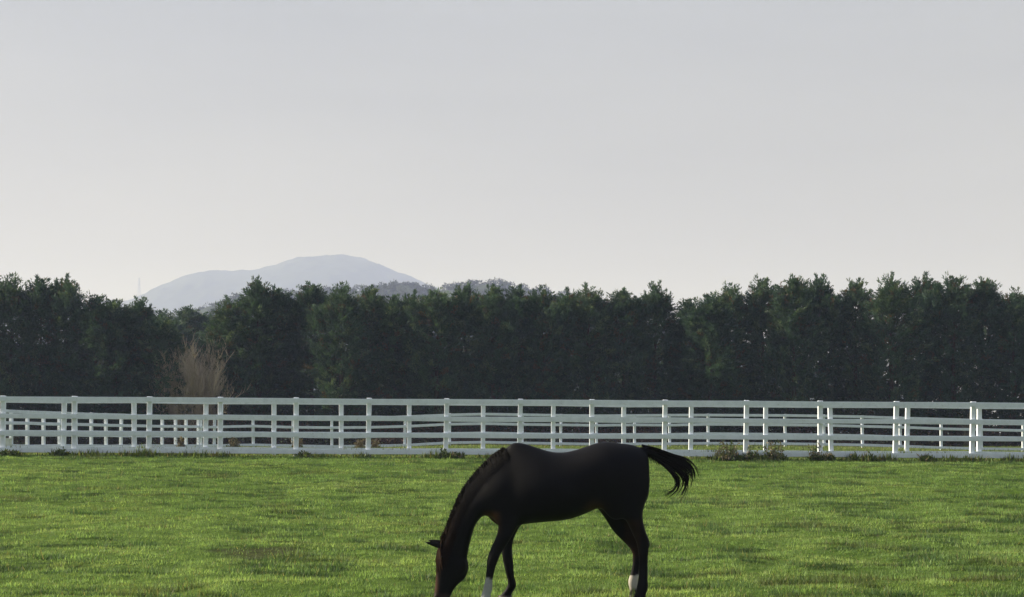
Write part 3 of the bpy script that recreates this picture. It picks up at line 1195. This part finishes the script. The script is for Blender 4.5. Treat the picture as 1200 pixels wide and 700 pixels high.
V = np.concatenate([v1, v2])
me = mesh_np('undergrowth', V, np.arange(len(V)).reshape(-1, 4), np.concatenate([c1, c2]))
tag(link('undergrowth', me, M_CONIF), 'dark brown and green undergrowth beneath and behind the conifers', 'undergrowth', None, 'stuff')


# ------------------------------------------------------------------ weeds by the fences
def weed(px, Y, wpx, top_py, label, seed, dry=0.4, name='weed_clump', dens=1.0, group=None, cat='weeds'):
    r = np.random.default_rng(seed)
    x0 = X_at(px, Y)
    z0 = float(ground_z(x0, Y))
    s = Y / F
    W = wpx * s
    Hh = max(0.12, Z_at(top_py, Y) - z0)
    Vs, Cs = [], []
    nst = int((12 + 75 * W) * dens)
    for i in range(nst):
        bx = W * (0.62 * (r.random() - 0.5) + np.clip(r.normal(0, 0.12), -.2, .2))
        by = r.normal(0, min(0.25, W * 0.25))
        fall = max(0.3, 1 - (abs(bx) / (W * 0.8)) ** 2)
        h = Hh * fall * (0.25 + 0.8 * r.random() ** 1.7)
        zz = float(ground_z(x0 + bx, Y + by)) - z0
        ln = r.normal(0, 0.18, 2)
        isdry = r.random() < dry
        cb = np.array([0.30, 0.25, 0.18]) if isdry else np.array([0.12, 0.16, 0.075])
        cb = cb * r.uniform(0.6, 1.3) * (0.6 if name == 'dry_plant' else 1.0)
        k = 5
        ts = np.linspace(0, 1, k)
        pts = np.stack([bx + ln[0] * h * ts ** 1.5, by + ln[1] * h * ts ** 1.5, zz - 0.03 + (h + 0.03) * ts], -1)
        # stem
        D = unit(np.diff(pts, axis=0))
        L = np.linalg.norm(np.diff(pts, axis=0), axis=1) * 1.25
        Vs.append(leaf_tris(pts[:-1], D, unit(r.normal(0, 1, (k - 1, 3))), L, np.full(k - 1, 0.014)))
        Cs.append(np.repeat(np.tile(cb * 0.8, (k - 1, 1))[:, None], 4, 1).reshape(-1, 3))
        nl = int(r.integers(4, 9))
        t = r.uniform(0.15, 1.0, nl)
        P = np.stack([np.interp(t, ts, pts[:, j]) for j in range(3)], -1)
        Dl = unit(r.normal(0, 1, (nl, 3)) + np.array([0, 0, 0.5]))
        Vs.append(leaf_tris(P, Dl, unit(r.normal(0, 1, (nl, 3))), r.uniform(0.05, 0.12, nl), r.uniform(0.022, 0.05, nl)))
        cl = np.tile(cb, (nl, 1)) * r.uniform(0.7, 1.3, (nl, 1))
        Cs.append(np.repeat(cl[:, None], 4, 1).reshape(-1, 3))
    nb = int(60 + 160 * W)
    bxs = W * r.uniform(-0.52, 0.52, nb)
    bys = r.normal(0, 0.06, nb)
    Pb = np.stack([bxs, bys, ground_z(x0 + bxs, Y + bys) - z0 + 0.05 * r.random(nb)], -1)
    Vs.append(leaf_tris(Pb, unit(r.normal(0, 1, (nb, 3)) + np.array([0, 0, 0.4])), unit(r.normal(0, 1, (nb, 3))), r.uniform(0.08, 0.16, nb), r.uniform(0.03, 0.06, nb)))
    Cs.append(np.repeat((np.array([0.12, 0.16, 0.05]) * r.uniform(0.6, 1.2, (nb, 1)))[:, None], 4, 1).reshape(-1, 3))
    V = np.concatenate(Vs)
    me = mesh_np(name, V, np.arange(len(V)).reshape(-1, 4), np.concatenate(Cs))
    o = link(name, me, M_WEED)
    o.location = (x0, Y, z0)
    tag(o, label, cat, group)
    return o


YW = Y_A - 0.22
GW = 'weeds along the near fence'
weed(852, YW, 34, 516, 'widest tangled weed clump at the fence foot right of the tail', 1, .45, group=GW, dens=1.3)
weed(906, YW, 26, 515, 'tall dark weed clump at the fence foot, second to the right of the tail', 2, .4, group=GW, dens=1.3)
weed(880, YW, 22, 523, 'low weeds between the two tall clumps right of the tail', 13, .4, group=GW)
weed(955, YW, 13, 517, 'thin brownish weeds beside a post pair, right of the tall weed clumps', 3, .6, group=GW)
weed(968, YW, 20, 529, 'low dark weeds spreading at the foot of a right-hand post pair', 4, .4, group=GW)
weed(1018, YW, 10, 527, 'few thin weed stalks before the bottom rail, midway between two right-hand post pairs', 5, .4, group=GW, dens=.7)
weed(1085, YW, 14, 532, 'small dark weed tuft before the bottom rail near the right edge', 6, .3, group=GW)
weed(1000, YW, 8, 530, 'sparse small weed stalk left of the thin stalks at the bottom rail', 14, .4, group=GW, dens=.7)
weed(521, YW, 11, 524, "upright dark weed tuft left of the horse's withers", 7, .2, group=GW)
weed(535, YW, 15, 530, "low dark weeds just left of the horse's withers", 8, .3, group=GW)
weed(70, YW, 17, 526, 'low dark weeds under the bottom rail by the leftmost post pair', 9, .3, group=GW)
weed(12, YW, 22, 529, 'low dark weeds under the bottom rail at the left edge', 10, .3, group=GW)
weed(356, YW, 14, 528, 'small weed tuft under the bottom rail left of the horse', 11, .3, group=GW)
YD = Y_C - 1.2
GD = 'dry plants by the distant fence'
weed(212, 69.0, 9, 512, 'small dry reddish plant among closely spaced distant posts', 21, 1.0, 'dry_plant', 1.6, GD, 'plant')
weed(274, YD, 16, 512, 'dry brown plant clump by the distant fence below the tan bush', 22, .95, 'dry_plant', 1.4, GD, 'plant')
weed(348, YD, 12, 511, 'tallest dry brown plant at a distant fence post left of the horse', 23, 1.0, 'dry_plant', 2.0, GD, 'plant')
weed(422, YD, 12, 514, 'left one of two dry brown plants by the distant fence near the horse', 24, 1.0, 'dry_plant', 2.0, GD, 'plant')
weed(440, YD, 11, 515, 'right one of two dry brown plants by the distant fence near the horse', 25, 1.0, 'dry_plant', 2.0, GD, 'plant')
weed(1133, 95.5, 9, 482, 'reddish shrub under the conifers behind the right end of the fence', 26, 1.0, 'red_shrub', 2.0, None, 'shrub')

# small white trough at the left edge
M_TROUGH = plain_noise_mat('white_plastic', (0.74, 0.74, 0.73), (0.84, 0.84, 0.83), 8, 0.45)
bm = bmesh.new()
tx, ty = X_at(5.5, 52.0), 52.0
tz = float(terrain(tx, ty))
sx, sy, h = 0.20, 0.14, Z_at(514.5, 52.0) - tz
outer_b = [bm.verts.new((a * sx * .85, b_ * sy * .85, -0.02)) for a, b_ in ((-1, -1), (1, -1), (1, 1), (-1, 1))]
outer_t = [bm.verts.new((a * sx, b_ * sy, h)) for a, b_ in ((-1, -1), (1, -1), (1, 1), (-1, 1))]
rim_o = [bm.verts.new((a * (sx + .02), b_ * (sy + .02), h)) for a, b_ in ((-1, -1), (1, -1), (1, 1), (-1, 1))]
rim_t = [bm.verts.new((a * (sx + .02), b_ * (sy + .02), h + .025)) for a, b_ in ((-1, -1), (1, -1), (1, 1), (-1, 1))]
rim_i = [bm.verts.new((a * (sx - .02), b_ * (sy - .02), h + .025)) for a, b_ in ((-1, -1), (1, -1), (1, 1), (-1, 1))]
inn_b = [bm.verts.new((a * sx * .8, b_ * sy * .8, 0.02)) for a, b_ in ((-1, -1), (1, -1), (1, 1), (-1, 1))]
bm.faces.new(list(reversed(outer_b)))
for A_, B_ in ((outer_b, outer_t), (outer_t, rim_o), (rim_o, rim_t), (rim_t, rim_i), (rim_i, inn_b)):
    for k in range(4):
        bm.faces.new((A_[k], A_[(k + 1) % 4], B_[(k + 1) % 4], B_[k]))
bm.faces.new(inn_b)
o = bm_obj('white_tub', bm, M_TROUGH)
o.location = (tx, ty, tz)
tag(o, 'small white tub on the ground behind the fence at the left edge', 'tub')

# ------------------------------------------------------------------ hills
def hill(name, pts, Yr, depth, xr, label, c0, c1, step, bump, seed, amp=1.0):
    ppx = [p[0] for p in pts]
    ppz = [CZ + (HY - p[1] - 1.0) / F * Yr for p in pts]
    X = np.arange(xr[0], xr[1] + step, step)
    Y = np.arange(Yr - depth * 1.25, Yr + depth * 1.25 + step, step)
    GX, GY = np.meshgrid(X, Y)
    prof = np.interp(600 + GX / Yr * F, ppx, ppz)
    # smooth profile sideways
    bell = np.cos(np.clip((GY - Yr) / (depth * 1.2), -1, 1) * np.pi / 2) ** 1.5
    ridge = 1 + 0.10 * (fbm(GX / (depth * .35), GY / (depth * .35), seed, 3) - 0.5) * (1 - bell)
    Z = prof * bell * ridge + amp * bump * (fbm(GX / (bump * 2.0), GY / (bump * 2.0), seed + 5, 2) - 0.55) * np.clip(bell * 3, 0, 1)
    Z = np.where(bell <= 0.0, -1.0, Z)
    ny, nx = Z.shape
    idx = np.arange(nx * ny).reshape(ny, nx)
    q = np.stack([idx[:-1, :-1], idx[:-1, 1:], idx[1:, 1:], idx[1:, :-1]], -1).reshape(-1, 4)
    k = fbm(GX / (bump * 4), GY / (bump * 4), seed + 9, 3)[..., None]
    col = np.array(c0) + (np.array(c1) - np.array(c0)) * k
    me = mesh_np(name, np.stack([GX, GY, Z], -1).reshape(-1, 3), q, col.reshape(-1, 3), smooth=True)
    mt = leaf_mat(name + '_cover', trans=0.0, rough=0.9, spec=0.05)
    tag(link(name, me, mt), label, None, None, 'structure')
    return lambda x, y: np.interp(600 + x / Yr * F, ppx, ppz) * np.cos(np.clip((y - Yr) / (depth * 1.2), -1, 1) * np.pi / 2) ** 1.5


mt_pts = [(-400, 372), (-100, 362), (60, 360), (100, 356), (140, 352), (160, 352.5), (170, 349), (185, 341), (200, 333), (217, 326), (235, 320.5), (250, 318), (262, 317.3), (285, 317.5), (300, 317), (315, 314.5),
          (330, 310), (345, 304.5), (358, 302), (370, 301), (385, 300), (400, 299.8), (412, 300.5), (425, 303), (440, 307.5), (452, 312), (465, 318), (478, 323), (490, 328), (500, 332.5), (508, 336), (525, 344), (545, 354), (580, 374), (640, 395), (720, 410), (900, 430)]
hill('mountain', mt_pts, 3600.0, 640.0, (-1880, 570), 'hazy blue rounded mountain rising beyond the trees', (0.030, 0.042, 0.028), (0.060, 0.075, 0.045), 7.0, 9.0, 300, 1.1)
h_pts = [(-100, 440), (100, 420), (180, 395), (215, 379), (235, 368.5), (255, 359.5), (280, 352.5), (300, 348), (340, 345), (380, 343), (430, 342), (460, 338.5), (475, 336.5), (490, 338.5), (505, 341.5), (520, 341), (534, 337.5), (545, 336.5), (570, 335), (590, 336),
         (610, 340), (640, 343.5), (660, 348), (700, 360), (760, 380), (850, 410), (1000, 440)]
hz = hill('wooded_hill', h_pts, 1000.0, 190.0, (-390, 215), 'grey-green wooded hill in front of the mountain', (0.028, 0.040, 0.022), (0.06, 0.075, 0.04), 3.6, 4.0, 320)
r = np.random.default_rng(77)
Ps, Ks = [], []
spots = [(float(r.uniform(-270, 145)), float(r.uniform(880, 1045)), float(r.uniform(2.0, 3.9))) for _ in range(520)]
spots += [(X_at(p, 1000), 1000.0, s * 1.43) for p, s in ((574, 2.4), (580, 3.0), (586, 2.9), (591, 2.0), (477, 2.0), (471, 1.6), (533, 2.2), (541, 2.1), (551, 1.8), (560, 2.0))]
for (x, y, s) in spots:
    n = 130
    d = unit(r.normal(0, 1, (n, 3)))
    rad = s * (0.55 + 0.45 * r.random((n, 1)) ** .5)
    P = np.array([x, y, float(hz(np.array(x), np.array(y))) + s * 0.45]) + d * rad * np.array([1, 1, 0.85])
    Ps.append(P)
    Ks.append(np.tile(np.array([0.035, 0.045, 0.025]) * r.uniform(.7, 1.5), (n, 1)))
P = np.concatenate(Ps)
v, c = leaf_mass(P, 1.45, r, np.concatenate(Ks))
me = mesh_np('far_woods', v, np.arange(len(v)).reshape(-1, 4), c)
tag(link('far_woods', me, M_CONIF), 'distant woods covering the nearer hill', 'woods', None, 'stuff')

# lattice pylon on the left shoulder of the mountain
px_, Yp = 163.0, 3600.0
zb = Z_at(353.0, Yp) - 5
zt = Z_at(325.5, Yp)
root = empty('pylon', (X_at(px_, Yp), Yp, zb))
tag(root, 'thin lattice power pylon on the skyline left of the mountain', 'pylon')
bm = bmesh.new()
Hp = zt - zb
K = 1.6
for sx, sy in ((-1, -1), (1, -1), (1, 1), (-1, 1)):
    tube_mesh(bm, [(sx * 2.6 * K, sy * 2.6 * K, 0), (sx * K, sy * K, Hp * .7), (sx * .25 * K, sy * .25 * K, Hp)], [.4, .32, .25], 4)
for i in range(8):
    z0, z1 = Hp * i / 8, Hp * (i + 1) / 8
    w0 = np.interp(z0, [0, Hp * .7, Hp], [2.6 * K, K, .25 * K])
    w1 = np.interp(z1, [0, Hp * .7, Hp], [2.6 * K, K, .25 * K])
    for s in (-1, 1):
        tube_mesh(bm, [(-w0, s * w0, z0), (w1, s * w1, z1)], [.13, .13], 4)
        tube_mesh(bm, [(w0, s * w0, z0), (-w1, s * w1, z1)], [.13, .13], 4)
        tube_mesh(bm, [(s * w0, -w0, z0), (s * w1, w1, z1)], [.13, .13], 4)
bm_obj('mast', bm, M_STEEL, root)
for hh in (.72, .84, .95):
    bm = bmesh.new()
    for s in (-1, 1):
        tube_mesh(bm, [(0, 0, Hp * hh), (s * 3.2 * K, 0, Hp * hh - .3)], [.2, .1], 4)
        tube_mesh(bm, [(0, 0, Hp * hh + 1.4), (s * 3.2 * K, 0, Hp * hh - .3)], [.12, .1], 4)
    bm_obj('cross_arm', bm, M_STEEL, root)

# ------------------------------------------------------------------ air
HAZE_D = 0.00035
bm = bmesh.new()
bmesh.ops.create_cube(bm, size=1.0, matrix=Matrix.Translation((0, 2350, 209)) @ Matrix.Diagonal((5900, 4860, 424, 1)))
me = bpy.data.meshes.new('haze')
bm.to_mesh(me)
bm.free()
m = bpy.data.materials.new('haze_air')
m.use_nodes = True
nt = m.node_tree
nt.nodes.clear()
out = nt.nodes.new('ShaderNodeOutputMaterial')
pv = nt.nodes.new('ShaderNodeVolumePrincipled')
pv.inputs['Color'].default_value = (0.55, 0.635, 1.0, 1)
pv.inputs['Absorption Color'].default_value = (1, 1, 1, 1)
pv.inputs['Density'].default_value = HAZE_D
pv.inputs['Anisotropy'].default_value = 0.1
nt.links.new(pv.outputs[0], out.inputs['Volume'])
o = link('haze', me, m)
tag(o, 'thin pale haze filling the air in front of the hills', 'haze', None, 'stuff')

# ------------------------------------------------------------------ sky, sun, camera
SUN_EL, SUN_AZ = math.radians(29), math.radians(-77)     # azimuth from +Y, negative to the left
w = bpy.data.worlds.new('World')
SC.world = w
w.use_nodes = True
nt = w.node_tree
bg = nt.nodes['Background']
sky = nt.nodes.new('ShaderNodeTexSky')
sky.sky_type = 'NISHITA'
sky.sun_disc = False
sky.sun_elevation = SUN_EL
sky.sun_rotation = SUN_AZ
sky.air_density = 1.0
sky.dust_density = 4.0
sky.ozone_density = 1.5
tcw = nt.nodes.new('ShaderNodeTexCoord')
sep = nt.nodes.new('ShaderNodeSeparateXYZ')
nt.links.new(tcw.outputs['Generated'], sep.inputs[0])
veil = nt.nodes.new('ShaderNodeValToRGB')          # thin high haze: warm low down, bluish white above
veil.color_ramp.elements[0].position = 0.0
veil.color_ramp.elements[0].color = (0.80, 0.69, 0.48, 1)
veil.color_ramp.elements[1].position = 0.30
veil.color_ramp.elements[1].color = (0.92, 0.94, 0.97, 1)
e = veil.color_ramp.elements.new(0.12)
e.color = (0.875, 0.81, 0.68, 1)
e = veil.color_ramp.elements.new(0.65)
e.color = (0.56, 0.70, 0.96, 1)
nt.links.new(sep.outputs['Z'], veil.inputs['Fac'])
vm = nt.nodes.new('ShaderNodeVectorMath')
vm.operation = 'SCALE'
vm.inputs['Scale'].default_value = 3.9
cn = nt.nodes.new('ShaderNodeTexNoise')            # faint uneven cirrus
cn.inputs['Scale'].default_value = 2.8
cn.inputs['Detail'].default_value = 4
cmap = nt.nodes.new('ShaderNodeMapping')
cmap.inputs['Scale'].default_value = (1.0, 1.0, 6.5)
nt.links.new(tcw.outputs['Generated'], cmap.inputs['Vector'])
nt.links.new(cmap.outputs[0], cn.inputs['Vector'])
cmr = nt.nodes.new('ShaderNodeMapRange')
cmr.inputs['To Min'].default_value = 0.83
cmr.inputs['To Max'].default_value = 1.17
nt.links.new(cn.outputs['Fac'], cmr.inputs['Value'])
vm0 = nt.nodes.new('ShaderNodeVectorMath')
vm0.operation = 'SCALE'
nt.links.new(veil.outputs['Color'], vm0.inputs[0])
nt.links.new(cmr.outputs[0], vm0.inputs['Scale'])
nt.links.new(vm0.outputs[0], vm.inputs[0])
smx = nt.nodes.new('ShaderNodeMix')
smx.data_type = 'RGBA'
smx.inputs[0].default_value = 0.85
nt.links.new(sky.outputs[0], smx.inputs[6])
nt.links.new(vm.outputs[0], smx.inputs[7])
nt.links.new(smx.outputs[2], bg.inputs['Color'])
bg.inputs['Strength'].default_value = 0.074

L = bpy.data.lights.new('sun', 'SUN')
L.energy = 5.0
L.angle = math.radians(0.6)
L.color = (1.0, 0.91, 0.77)
lo = bpy.data.objects.new('sun', L)
COL.objects.link(lo)
S = Vector((math.sin(SUN_AZ) * math.cos(SUN_EL), math.cos(SUN_AZ) * math.cos(SUN_EL), math.sin(SUN_EL)))
lo.rotation_euler = S.to_track_quat('Z', 'Y').to_euler()
lo.location = (-60, 20, 60)

cam = bpy.data.cameras.new('camera')
co_ = bpy.data.objects.new('camera', cam)
COL.objects.link(co_)
co_.location = (0, 0, CZ)
co_.rotation_euler = (math.radians(90), 0, 0)
cam.sensor_width = 36.0
cam.lens = F / 1200.0 * 36.0
cam.shift_x = 0.0
cam.shift_y = (HY - 350.0) / 1200.0
cam.clip_start = 0.1
cam.clip_end = 8000
SC.camera = co_

SC.view_settings.view_transform = 'Standard'
SC.view_settings.look = 'None'
SC.view_settings.exposure = 0.86
SC.view_settings.gamma = 1.0
SC.view_settings.use_curve_mapping = False
SC.cycles.use_denoising = True
SC.cycles.max_bounces = 8
SC.cycles.volume_bounces = 1
SC.cycles.transparent_max_bounces = 8
